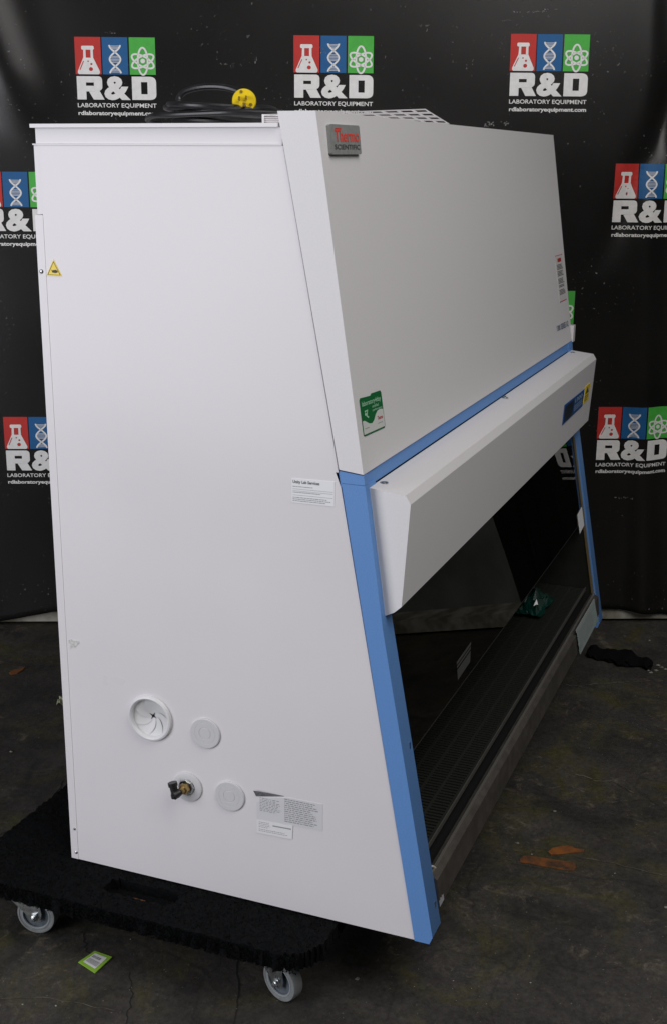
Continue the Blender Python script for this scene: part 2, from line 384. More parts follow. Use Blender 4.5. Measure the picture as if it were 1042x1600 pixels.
for s0, z in ((.318,1.881),(1.0275,1.881),(1.736,1.881),
              (-.030,1.464),(.672,1.464),(1.381,1.464),(2.109,1.469),
              (.318,1.048),(1.0275,1.048),(1.738,1.050),
              (.009,.635),(.680,.635),(1.390,.635),(2.1075,.636)):
    logo(s0, z+tilt(s0))
# pale scuffs printed into the vinyl by wear
sc = Print()
marks = [(0.779, 1.8139, 0.0042, 0.0275, 3), (0.8036, 1.7905, 0.0292, 0.0059, 6), (0.8307, 1.7848, 0.0209, 0.0158, 8), (0.8579, 1.787, 0.0063, 0.0059, 3), (0.904, 1.8052, 0.0063, 0.0315, 5), (0.886, 1.8756, 0.0208, 0.0078, 6), (1.3272, 1.8053, 0.0042, 0.0316, 2), (1.4724, 1.8067, 0.0042, 0.0277, 2), (1.5484, 1.8034, 0.0042, 0.0119, 2), (1.6138, 1.804, 0.0032, 0.0158, 2), (1.386, 1.7163, 0.0032, 0.032, 2), (1.4632, 1.9068, 0.0105, 0.0195, 6), (1.4463, 1.9144, 0.0293, 0.0039, 4), (1.7179, 1.9328, 0.0252, 0.0039, 5), (1.79, 1.9588, 0.1048, 0.0029, 14), (1.8318, 1.9612, 0.0629, 0.0029, 8), (1.8629, 1.9674, 0.0419, 0.0029, 6), (1.7004, 1.61, 0.0857, 0.0163, 26), (1.9442, 1.5526, 0.0065, 0.0123, 3), (1.9962, 1.5509, 0.0065, 0.0123, 3), (0.1551, 1.7746, 0.0062, 0.0118, 3), (0.4352, 1.8827, 0.033, 0.0058, 9), (0.4456, 1.8847, 0.0041, 0.0116, 2), (0.8913, 1.9763, 0.0062, 0.0077, 3), (1.0917, 1.9727, 0.0041, 0.0116, 3), (1.2785, 1.9612, 0.0062, 0.0058, 2), (1.3482, 1.8055, 0.0021, 0.0079, 1), (2.2234, 0.3189, 0.0703, 0.0072, 14), (1.5442, 1.8645, 0.0042, 0.0039, 2), (1.0085, 1.7983, 0.0021, 0.0099, 2), (1.1235, 1.8329, 0.0251, 0.0236, 9)]
for (u,v,wu,wv,n) in marks:
    for _ in range(n):
        q = .00205; uu = u+R_.uniform(-wu,wu)/2; vv = v+R_.uniform(-wv,wv)/2; a, b = q*R_.uniform(.4,1.3)*(1.8 if wu>.04 else 1), q*R_.uniform(.5,1.4)*(2.2 if wv>.016 else 1)
        sc.poly([(uu-a*.5,vv+b*R_.uniform(.3,.8)),(uu+a*R_.uniform(.2,.7),vv+b*.6),(uu+a*.5,vv-b*R_.uniform(.2,.7)),(uu-a*R_.uniform(.2,.8),vv-b*.6)])
scm = mat('worn_vinyl', (.17,.17,.165), .8, var=.4, vscale=90)
so = sc.build('scuff_mark', lambda a,b: bpos(a,b,.0022)-inv, scm, bn); tag(so, kind='stuff')

# ------------------------------------------------------------------ cabinet
W = 1.915
cab = thing('biosafety_cabinet', 'large white laboratory safety cabinet with blue corner posts, standing on black carpeted dollies', 'cabinet')
HT, HB = (-.5693,1.5699), (-.6651,.9409)          # hood front line (y, z)
K, BT = (-.7075,.646), (-.8228,.0158)               # post front line
def yh(z): return HB[0]+(z-HB[1])*(HT[0]-HB[0])/(HT[1]-HB[1])
def yk(z): return (HB[0]+(z-HB[1])*(K[0]-HB[0])/(K[1]-HB[1])) if z > K[1] else (K[0]+(z-K[1])*(BT[0]-K[0])/(BT[1]-K[1]))
def ys(z): return -.6164-(.9445-z)*.1803            # seam between side panel and post / hood side
side_prof = [(-.0087,.001),(-.7855,.001),(ys(.9445)+.0015,.9445),(-.5075,1.5125),(-.0087,1.5125)]
sp = prism('side_panel', side_prof, 0, .02, white, cab, .0015)
_c = bmesh.new(); add_lathe(_c, (-.05,-.2035,.3765), (1,0,0), [(0,0),(.0405,0),(.0405,.1),(0,.1)], 56); _co = bm_obj('cut', _c, None)
_m = sp.modifiers.new('hole','BOOLEAN'); _m.object = _co; _m.operation = 'DIFFERENCE'; _m.solver = 'EXACT'
_dg = bpy.context.evaluated_depsgraph_get(); _dg.update(); _me = bpy.data.meshes.new_from_object(sp.evaluated_get(_dg)); sp.modifiers.clear(); sp.data = _me; bpy.data.objects.remove(_co)
sp.data.set_sharp_from_angle(angle=math.radians(35))
prism('side_panel', side_prof, W-.02, W, white, cab, .0015)
box('upper_side_panel', .0012,.02,-.5055,-.001,1.5155,1.5435, white, cab, .001)
box('upper_side_panel', W-.02,W-.0012,-.5055,-.001,1.5155,1.5435, white, cab, .001)
box('seam_flange', -.0012, W+.0012, -.506, .0055, 1.5128, 1.5152, white, cab, .0006)
box('top_lid', -.006, W+.006, -.50, .0060, 1.5437, 1.5505, white, cab, .0025)
box('rear_flange', -.0008,.02,-.0085,.009,.001,1.385, white, cab, .001)
box('rear_flange', .001,.02,-.0085,.004,1.387,1.5125, white, cab, .001)
box('back_panel', .021, W-.0005, -.0080,.0035,.001,1.5125, white, cab, .001)
bm = bmesh.new(); add_box(bm, .0205, W-.0205, -.780, -.0085, .002, .03); add_box(bm, .0205,W-.0205,-.56,-.0085,.955,1.511)
bm_obj('inner_body', bm, darksteel, cab)
hp = [(-.4985,1.570),(HT[0],HT[1]),(HB[0],HB[1]+.0005),(ys(.9445)-.0015,.9465)]
prism('hood_cover', hp, -.003, W+.001, white2, cab, .0025, 3)
# white paint on the near and far cheeks is the same enamel as the hood
trimp = [(yh(.9400)+.004,.9400),(yh(.914)+.004,.914),(-.62,.914),(-.61,.940)]
prism('trim_band', trimp, .0, W, blue, cab, .001)
def post(x0, x1):
    pr = [(ys(.9205)-.0015,.9205),(ys(0)-.0015+.002,.0),(-.8165,.0),(BT[0],BT[1]),(K[0],K[1]),(yk(.9205),.9205)]
    p = prism('corner_post', pr, x0, x1, blue, cab, .0016)
    c = prism('post_cap', [(ys(.9440)-.0015,.9440),(ys(.9215)-.0015,.9215),(yk(.9215),.9215),(yk(.939),.939)], x0, min(x1,x0+.0175) if x0<1 else x1, blue, cab, .001)
    return p
pA = post(-.002,.053); pB = post(W-.053, W+.002)
# thin edge return and small screws on the posts
for x in (.040, W-.016):
    for z in (.40, .063):
        y = yk(z); o = box('post_screw', x-.004,x+.002, y-.0012,y+.004, z-.007,z+.007, chrome, cab)
# control console
CP = [(-.668,.9125),(-.739,.905),(-.749,.889),(-.736,.690),(-.722,.677),(-.7045,.668)]
prism('control_console', CP+[(-.664,.905)], .0185, W-.0185, white2, cab, .003, 3)
box('end_cap', W+.0012, W+.030, -.668,-.60, .936,.988, white, cab, .009)
for x, y in ((.067,-.6805), (W-.06,-.6805)):
    lathe('console_screw', (x,y,.9112), (-.1,0,1), [(.0078,-.002),(.0078,.0012),(.0062,.0012),(.005,.0004),(.0045,.0022),(0,.003)], chrome, cab, 20)
lathe('console_lock', (1.0,-.676,.9117), (0,0,1), [(.009,-.002),(.009,.001),(.007,.0018),(.0035,.002),(.003,.006),(0,.007)], chrome, cab, 20)
# display and warning label on the console front
def conf(x, z): return Vector((x, -.749+(z-.889)*(-.736+.749)/(.690-.889), z))
g = quad_map(conf(1.437,.822), conf(1.738,.818), conf(1.738,.766), conf(1.437,.763), .0006, (0,-1,0))
dsp = slab('display_panel', g, mat('blue_panel_film', (.010,.07,.26), .5), cab, .0018)
Print().rect(.04,.12,.45,.9).build('display_screen', g(.0019), mat('dark_screen', (.004,.008,.02), .45), dsp)
p = Print(); p.mesh(text_fit('1300', .52,.9,.12,.36,.02)); dash_lines(p,.5,.95,[.5,.62,.74],.05,R_)
p.build('panel_print', g(.0021), mat('pale_print',(.35,.48,.6),.5), dsp)
g = quad_map(conf(1.755,.823), conf(1.835,.823), conf(1.835,.768), conf(1.755,.768), .0006, (0,-1,0))
wl = slab('warning_label', g, yellow, cab); wl['label'] = 'small yellow warning label at the right end of the console'
p = Print(); p.poly([(.5,.1),(.85,.48),(.15,.48)]); dash_lines(p,.1,.9,[.58,.7,.82],.05,R_); p.build('label_print', g(.0008), ink, wl)
# sash glass with its bottom rail and jambs
def ysash(z): return yk(z)+.010 if z<K[1] else yk(K[1])+.010-(z-K[1])*-.183
sg = [(ysash(.372),.372),(ysash(.64),.64),(ysash(.64)+.0515+.004,.92),(ysash(.64)+.0455+.010,.92),(ysash(.64)+.006,.64),(ysash(.372)+.006,.372)]
bm = bmesh.new(); y1, y0 = ysash(.372), ysash(.64)+.0513
add_prism(bm, [(y1,.372),(y0,.92),(y0+.006,.92),(y1+.006,.372)], .05, W-.05); bm_obj('sash_glass', bm, glassm, cab)
railm = mat('dull_edge', (.035,.035,.032), .5, metal=.3)
prism('sash_edge', [(y1-.0004,.3716),(y1+.0064,.3716),(y1+.0064,.3690),(y1-.0004,.3690)], .052, W-.052, railm, cab)
prism('side_jamb', [(yk(.12)+.006,.12),(yk(.64)+.006,.64),(yk(.64)+.013,.64),(yk(.12)+.013,.12)], W-.0620, W-.0545, mat('amber_gasket',(.16,.12,.05),.5), cab)
# striped reflection in the sash, painted on as flat grey bars
def shp(x, z): return Vector((x, y1+(z-.372)*(y0-y1)/(.92-.372), z))
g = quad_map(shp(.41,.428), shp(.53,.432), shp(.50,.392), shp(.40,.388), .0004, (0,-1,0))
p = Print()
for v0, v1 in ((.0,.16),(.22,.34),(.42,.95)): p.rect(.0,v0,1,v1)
p.build('sash_reflection', g(), mat('reflection_grey',(.055,.055,.05),.6), cab)
g2 = quad_map(shp(1.775,.405), shp(1.85,.412), shp(1.85,.352), shp(1.775,.345), .0012, (0,-1,0))
slab('sash_label', g2, paper, cab)
# work chamber
bm = bmesh.new()
add_box(bm, .054, W-.054, -.14,-.12, .03,.955); [add_prism(bm, [(-.141,.03),(-.785,.03),(yk(.12)+.014,.12),(yk(.64)+.014,.64),(-.655,.935),(-.141,.935)], a, b) for a, b in ((.0535,.0575),(W-.0575,W-.0535))]; add_box(bm, .054,W-.054,-.655,-.121,.940,.954)
bm_obj('work_chamber', bm, darksteel, cab)
box('work_tray', .063, W-.063, -.60,-.142, .118,.126, darksteel, cab, .002)
# front grille: bars across, joined (far too many to pick apart)
bm = bmesh.new(); x = .066
while x < W-.066:
    add_box(bm, x, x+.0065, -.762,-.602, .132,.135); x += .0125
for y in (-.764,-.722,-.682,-.642,-.602): add_box(bm, .063, W-.063, y-.003,y+.003, .1305,.1362)
gm = mat('grille_steel', (.10,.105,.09), .35, metal=.8)
o = bm_obj('grille', bm, gm, cab); tag(o, kind='stuff')
box('grille_edge', .0535, W-.0535, -.7700,-.7680,.126,.1385, mat('bright_edge',(.36,.35,.32),.35,metal=.8), cab)
box('air_gap_channel', .0535, W-.0535, -.7895,-.6, .085,.095, blackpl, cab)
# stainless front lip
lp = [(-.7955,.120),(-.8125,.1095),(-.8195,.052),(-.8080,.034),(-.79,.034),(-.7870,.116)]
prism('front_lip', lp, .0535, W-.0535, steel, cab, .0012)
box('lip_highlight', .054, W-.054, -.8015,-.7955, .1165,.1215, mat('lit_lip_steel',(.42,.40,.36),.38,metal=.8), cab, .0012)  # light on the lip's upper facet, put in as a paler strip
tb = bmesh.new(); add_tube(tb, catmull([(.0545,-.790,.122),(.062,-.7925,.1275),(.071,-.7965,.128),(.080,-.800,.1200)],5), .0022, 8)
bm_obj('lip_clip', tb, mat('cream_plastic',(.55,.50,.40),.5), cab, smooth=True)
g = quad_map((.054,-.8142,.079),(.082,-.8142,.079),(.082,-.8192,.0515),(.054,-.8192,.0515), .0005,(0,-1,0))
ll = slab('lip_label', g, mat('dull_label',(.35,.36,.38),.6), cab); Print().rect(.2,.2,.35,.8).rect(.35,.2,.7,.3).rect(.6,.3,.7,.7).build('label_print', g(.0008), greyink, ll)

# rear flange screws
for y, z, r in ((.0012,1.279,.0042),(-.0030,.0746,.0030),(-.0038,.0170,.0036)):
    lathe('flange_screw', (-.0005,y,z), (-1,0,0), [(r,-.001),(r,.0012),(r*.6,.0024),(0,.0027)], chrome, cab, 14)
# ports on the side panel
prt = thing  # noqa
def S(y, z, x=0.0): return Vector((x, y, z))
# iris seal
C = S(-.2035,.3765)
iris = lathe('cable_port', C, (-1,0,0), [(.0475,-.002),(.0505,.0),(.0510,.003),(.0490,.0070),(.0455,.0080),(.0425,.0060),(.0405,.0035),(.0400,-.0015)], mat('port_ring_plastic',(.70,.70,.71),.35), cab, 56)
blm = mat('membrane_rubber', (.66,.66,.66), .5)
NB = 7
st_ = Print()
for a_ in (.5, 2.1):
    st_.poly([(.0105*math.cos(a_+q)*(1 if q in (0,math.pi) else .16), .0105*math.sin(a_+q)*(1 if q in (0,math.pi) else .16)) for q in (0,math.pi/2,math.pi,math.pi*1.5)])
st_.build('slit', lambda u,v: C+Vector((.0104,-u,-v)), blackpl, iris)
for k in range(NB):
    bm = bmesh.new(); NR, NA = 9, 7; gg = []
    for i in range(NR+1):
        row = []
        for j in range(NA+1):
            r = .0405*(1-i/NR)+.0022*(i/NR); tw = (1-r/.0405)**1.1*1.15
            a = 2*math.pi*k/NB + (2*math.pi/NB*1.06)*j/NA + tw
            dep = -.0005 - .0125*(1-(r/.0405))**.7 + .0022*(j/NA)*math.sin(math.pi*min(1,i/NR+.12)) 
            row.append(bm.verts.new(C+Vector((-dep, 0, 0)) + Vector((0,-math.cos(a)*r, math.sin(a)*r))))
        gg.append(row)
    for v in bm.verts: pass
    for i in range(NR):
        for j in range(NA): bm.faces.new((gg[i][j], gg[i][j+1], gg[i+1][j+1], gg[i+1][j]))
    bm_obj('membrane_flap', bm, blm, iris, smooth=True)
lathe('port_hole', C+Vector((.0198,0,0)), (-1,0,0), [(.0,0),(.0405,0)], blackpl, iris, 32)
def plug_disc(y, z, name):
    o = lathe(name, S(y,z), (-1,0,0), [(.0325,-.001),(.0335,.0008),(.0330,.0034),(.0315,.0042),(.0235,.0042),(.0230,.0038),(.0225,.0042),(.0135,.0042),(.0128,.0034),(.0118,.0042),(0,.0042)], portw, cab, 48)
    o.data.set_sharp_from_angle(angle=math.radians(20)); return o
plug_disc(-.3312,.3660,'port_plug'); plug_disc(-.3840,.2350,'port_plug')
lathe('valve_flange', S(-.2870,.2360), (-1,0,0), [(.032,-.001),(.0330,.0008),(.0325,.0036),(.031,.0044),(.018,.0044),(.018,.002),(0,.002)], portw, cab, 48)
vb = lathe('valve', S(-.2855,.2370), (-1,0,0), [(.0185,.002),(.0185,.006),(.0165,.009),(.0150,.009)], chrome, cab, 8)
lathe('valve_nut', S(-.2855,.2370), (-1,0,0), [(.0120,.0088),(.0120,.018),(.0105,.020),(.0070,.020),(.0070,.026),(0,.026)], brass, vb, 6)
bm = bmesh.new(); add_lathe(bm, (-.026,-.2790,.2330),(-.7,.35,-.12),[(.0,-.002),(.0080,-.002),(.0080,.008),(.0095,.009),(.0095,.013),(.0072,.0145),(0,.0145)],18)
add_lathe(bm, (-.029,-.2710,.2345),(.05,.25,1),[(.0,-.012),(.0092,-.012),(.0092,-.004),(.0078,-.003),(.0078,.012),(.0098,.013),(.0098,.021),(0,.021)],18)
bm_obj('hose_barb', bm, blackpl, vb, smooth=True)
# triangle label
g = quad_map(S(-.0095,1.3025),S(-.0445,1.3025),S(-.0445,1.2715),S(-.0095,1.2715), .0006, (-1,0,0))
tri = slab('warning_triangle', g, yellow, cab, .0005, [(.5,0),(1,1),(0,1)]); tri['label']='yellow triangle warning sticker near the rear edge of the side panel'
p = Print(); p.stroke([(.5,.13),(.90,.93),(.10,.93)], .055, True); p.poly([(.36,.66),(.62,.62),(.74,.68),(.74,.78),(.60,.82),(.45,.80)]); p.poly([(.36,.66),(.45,.8),(.40,.8),(.32,.6)])
p.build('hand_symbol', g(.0006), ink, tri)
# service sticker
g = quad_map(S(-.5228,.9206),S(-.6080,.9219),S(-.6080,.8750),S(-.5228,.8742), .0006, (-1,0,0))
st = slab('service_sticker', g, mat('bright_paper',(.80,.81,.83),.45), cab, .0005); st['label']='white service sticker with printed lines beside the blue post'
p = Print(); p.mesh(text_fit('Unity Lab Services', .03,.66,.06,.23,.03)); p.build('heading', g(.0006), mat('heading_ink',(.14,.14,.15),.6), st)
p = Print(); dash_lines(p,.03,.62,[.31],.025,R_,.9); dash_lines(p,.03,.80,[.55],.025,R_,.9)
for v in (.42,.50,.67): p.rect(.03,v,.97,v+.012)
dash_lines(p,.03,.97,[.76,.83,.90],.028,R_,.85); p.build('fine_print', g(.0006), greyink, st)
# torn corner chip mark
g = quad_map(S(-.0125,.5225),S(-.0400,.5225),S(-.0400,.5000),S(-.0125,.5000), .0004, (-1,0,0))
slab('sticker_residue', g, mat('adhesive_residue',(.60,.59,.57),.8,var=.2,vscale=200), cab, .0006, [(0,.15),(.25,.0),(.6,.08),(.95,.05),(1,.3),(.8,.45),(.6,.75),(.4,.7),(.15,1),(.2,.55)])
# big clear data label with a curled corner and a smaller white one
g = quad_map(S(-.4440,.2600),S(-.5880,.2590),S(-.5880,.1990),S(-.4440,.1960), .0005, (-1,0,0))
dl = slab('data_label', g, film, cab, .0003, [(.0,.42),(.12,.20),(.5,.02),(1,.0),(1,1),(0,1)])
p = Print(); dash_lines(p,.05,.38,[.22+.055*i for i in range(9)],.02,R_,.8,.01,.05); dash_lines(p,.43,.95,[.08+.072*i for i in range(12)],.03,R_,.85,.01,.06)
p.build('fine_print', g(.0005), greyink, dl)
bm = bmesh.new()
a = [(-.4395,.2615,-.0065),(-.4700,.2608,-.0030),(-.5050,.2600,-.0010)]; b = [(-.4435,.2470,-.0015),(-.4700,.2520,-.0012),(-.5050,.2592,-.0008)]
va = [bm.verts.new((x,y,z)) for y,z,x in a]; vb2 = [bm.verts.new((x,y,z)) for y,z,x in b]
for i in range(2): bm.faces.new((va[i], vb2[i], vb2[i+1], va[i+1]))
bm_obj('curled_corner', bm, mat('foil_back',(.16,.165,.17),.4,var=.3,vscale=250), dl)
g = quad_map(S(-.4442,.1944),S(-.5240,.1973),S(-.5224,.1665),S(-.4440,.1645), .0012, (-1,0,0))
sl = slab('small_label', g, paper, cab, .0004)
p = Print(); p.rect(.45,.22,.96,.30); dash_lines(p,.06,.4,[.12,.24,.36,.48],.035,R_,.8,.02,.06); dash_lines(p,.06,.95,[.66,.78],.035,R_,.8,.02,.06); p.build('fine_print', g(.0006), greyink, sl)
# badge on hood front
def Hd(x, z): return Vector((x, yh(z), z))
nrm = Vector((0, -(HT[1]-HB[1]), (HT[0]-HB[0]))).normalized()
g = quad_map(Hd(.036,1.5485),Hd(.182,1.5495),Hd(.176,1.4990),Hd(.030,1.4980), 0, (0,-1,0))
bm = bmesh.new(); P4 = [(.03,0),(.97,0),(1,.04),(1,.96),(.97,1),(.03,1),(0,.96),(0,.04)]
a = [bm.verts.new(g(-.001)(*q)) for q in P4]; b = [bm.verts.new(g(.007)(*q)) for q in P4]; bm.faces.new(a); bm.faces.new(b[::-1])
for i in range(8): bm.faces.new((a[i],b[i],b[(i+1)%8],a[(i+1)%8]))
bdg = bm_obj('badge', bm, mat('badge_metal',(.30,.31,.30),.35,metal=.15,var=.1,vscale=90), cab, .0014)
p = Print(); p.mesh(text_fit('Thermo', .14,.95,.16,.58,.02)); p.rect(.16,.115,.36,.145); p.build('badge_name', g(.0076), mat('badge_red',(.75,.07,.05),.5), bdg)
Print().mesh(text_fit('SCIENTIFIC', .10,.95,.67,.84,.015)).build('badge_word', g(.0076), mat('badge_ink',(.06,.065,.065),.5), bdg)
# green sticker
g = quad_map(Hd(.0225,1.0755),Hd(.1375,1.0700),Hd(.1370,1.0015),Hd(.0205,1.0060), .0006, (0,-1,0))
rc = [(.04,0),(.5,.02),(.55,-.03),(.96,-.03),(1,.03),(1,.95),(.96,1),(.05,1),(.01,.96),(0,.05)]
gs = slab('green_sticker', g, green, cab, .0006, rc); gs['label']='green and white sticker with a wavy white lower half on the hood front'
wave = [(.02,.60),(.10,.60),(.2,.66),(.3,.72),(.42,.74),(.52,.68),(.62,.55),(.72,.47),(.85,.45),(.98,.48)]
p = Print(); b0 = len(p.V)
for (u,v) in wave: p.V += [(u,v),(u,.955)]
for i in range(len(wave)-1): p.F.append([2*i,2*i+1,2*i+3,2*i+2])
p.build('white_wave', g(.0007), mat('sticker_white',(.62,.64,.61),.5), gs)
p = Print(); p.mesh(text_fit('laboratory4day', .07,.93,.10,.27,.012)); p.mesh(text_fit('certified', .50,.80,.27,.35,.01)); p.mesh(text_fit('performance', .50,.95,.38,.46,.01)); p.stroke([(.15,.38),(.28,.36),(.22,.5),(.30,.56)],.05); p.disc(.18,.45,.04); p.build('sticker_print', g(.0008), mint, gs)
Print().mesh(text_fit('Thermo', .68,.92,.62,.72,.02)).build('sticker_name', g(.0010), redink, gs)
p = Print(); dash_lines(p,.68,.92,[.80],.02,R_); dash_lines(p,.08,.3,[.80],.02,R_); p.build('sticker_small_print', g(.0010), greyink, gs)
# labels at far right of hood
g = quad_map(Hd(1.775,1.214),Hd(1.880,1.214),Hd(1.888,1.073),Hd(1.783,1.073), .0005, (0,-1,0))
rl = slab('instruction_label', g, mat('label_grey_paper',(.62,.60,.60),.6), cab, .0003)
p = Print()
for v0,v1 in ((.20,.32),(.34,.46),(.50,.62),(.64,.72),(.74,.88)):
    dash_lines(p,.12,.95,[v0+ .03*i for i in range(int((v1-v0)/.03))],.016,R_,.8,.04,.15)
p.build('label_print', g(.0005), ink, rl); p=Print().rect(.28,.07,.78,.15); p.build('label_symbol', g(.0005), redink, rl)
Print().rect(0,.0,1,.012).rect(0,.985,1,1).build('label_border', g(.0005), redink, rl)
Print().mesh(text_fit('1300 SERIES A2', 0,1,0,1,.02)).build('model_print', quad_map(Hd(1.705,1.0105),Hd(1.880,1.0085),Hd(1.880,.9900),Hd(1.714,.9935), .0006, (0,-1,0))(), mat('blue_ink',(.10,.14,.22),.5), cab)
# perforated exhaust guard on top
def guard():
    TLc, TRc = Vector((.05,-.4450,1.5655)), Vector((.794,-.5104,1.6030)); BLc, BRc = Vector((.05,-.560,1.5580)), Vector((.800,-.5670,1.5705))
    g = lambda u,v: (TLc*(1-u)+TRc*u)*(1-v)+(BLc*(1-u)+BRc*u)*v
    n = -(TRc-TLc).cross(BLc-TLc).normalized(); n = n if n.z>0 else -n
    bm = bmesh.new()
    def cell(u0,v0,u1,v1):
        q = [g(u0,v0),g(u1,v0),g(u1,v1),g(u0,v1)]; a = [bm.verts.new(c) for c in q]; b = [bm.verts.new(c+n*.0012) for c in q]
        bm.faces.new(a); bm.faces.new(b[::-1])
        for i in range(4): bm.faces.new((a[i],b[i],b[(i+1)%4],a[(i+1)%4]))
    NU, NV = 9, 4; us = [0]; 
    du = 1/NU; gu = .011; dv = 1/NV; gv = .055
    for i in range(NU+1):
        u = i*du; cell(max(0,u-gu), 0, min(1,u+gu), 1)
    for i in range(NU):
        for j in range(NV+1):
            v = j*dv; cell(i*du+gu, max(0,v-gv), (i+1)*du-gu, min(1,v+gv))
    # slotted end piece at the near side
    for j in range(5):
        z = 1.551+j*.0033; add_box(bm, .050,.0512,-.560,-.447,z,z+.0012)
    for y in (-.5600,-.525,-.485,-.4490): add_box(bm, .0498,.0514,y,y+.004,1.5506,1.566)
    # back and side skirt down to the lid
    add_box(bm, .05,.80,-.4472,-.446,1.5506,1.5650)
    return bm_obj('exhaust_guard', bm, white, cab)
guard()

# ------------------------------------------------------------------ power cord on the lid
crd = thing('power_cord', 'black coiled power cord with a yellow plug lying on the cabinet lid', 'power cord', loc=(.28,-.268,1.551))
O = Vector(crd.location)
pts = []
rr = random.Random(3); n = 0
for k in range(6):
    rx, ry = .095+.02*rr.random(), .100+.022*rr.random()
    for a in range(0, 360, 20):
        t = math.radians(a); n += 1
        pts.append(O+Vector((rx*math.cos(t)+.012*math.sin(n*.37), -ry*math.sin(t)-.012*math.cos(n*.23)+(k-3)*.006, .0065+(0,.020,.006,.016,.002,.010)[k]*max(0,-math.sin(t+.2*k))+k*.0045+.003*math.sin(t*2+k)+.003*abs(math.sin(n*.21)))))
tail = [O+Vector(v) for v in ((.07,-.06,.030),(.03,-.10,.028),(-.05,-.10,.024),(-.09,-.03,.024),(-.085,.045,.028))]
# a high loop on the left that comes back to the plug
loop = [O+Vector(v) for v in ((-.075,.062,.034),(-.070,.074,.044),(-.065,.076,.056),(-.060,.062,.067),(-.055,.030,.0735),(-.055,-.010,.073),(-.060,-.045,.066),(-.068,-.075,.052))]
bm = bmesh.new(); add_tube(bm, [p-O for p in catmull(pts+tail+loop,5)], .0062, 10)
# the run that crosses in front of the plug and off behind the hood
run = [(-.13,.10,.018),(-.155,.05,.0185),(-.165,-.02,.020),(-.165,-.09,.0215),(-.13,-.16,.020),(-.07,-.22,.017),(.0,-.29,.012)]
add_tube(bm, catmull([(-.02,.145,.008),(-.08,.14,.012)]+run,5), .0054, 10)
bm_obj('cord', bm, blackrub, crd, smooth=True)
PC = Vector((.2,-.3385,1.5965)); pax = Vector((-.93,-.34,-.02)).normalized()
pl = lathe('plug', PC-O, pax, [(0,-.034),(.010,-.034),(.012,-.028),(.0195,-.014),(.0225,-.010),(.0225,.004),(.0215,.006),(0,.006)], yellow, crd, 36)
u_, v_, a_ = frame_from(pax)
if u_.y > 0: u_ = -u_
v_ = Vector((0,0,1)); v_ = (v_-pax*v_.dot(pax)).normalized()
def pf(x, y, o=.0064): return PC-O + u_*x*.0215 + v_*y*.0215 + pax*o
bm = bmesh.new()
for (x,y) in ((-.22,.78),(-.42,-.55),(.62,-.30)):
    add_lathe(bm, pf(x,y), pax, [(.0030,-.001),(.0030,.0006),(.0018,.0008),(0,.0002)], 12)
bm_obj('plug_screw', bm, mat('old_brass',(.30,.22,.05),.5,metal=.6), pl, smooth=True)
bm = bmesh.new()
for x0,y0,w2,h2,ln in ((-.35,.2,.05,.17,.0175),(.25,.27,.05,.17,.0175),(.1,-.32,.12,.16,.019)):
    q = [(x0-w2,y0-h2),(x0+w2,y0-h2),(x0+w2,y0+h2),(x0-w2,y0+h2)]; a = [bm.verts.new(pf(x,y,.005)) for x,y in q]; b = [bm.verts.new(pf(x,y,.005+ln)) for x,y in q]
    bm.faces.new(a); bm.faces.new(b[::-1])
    for i in range(4): bm.faces.new((a[i],b[i],b[(i+1)%4],a[(i+1)%4]))
bm_obj('prong', bm, brass, pl)

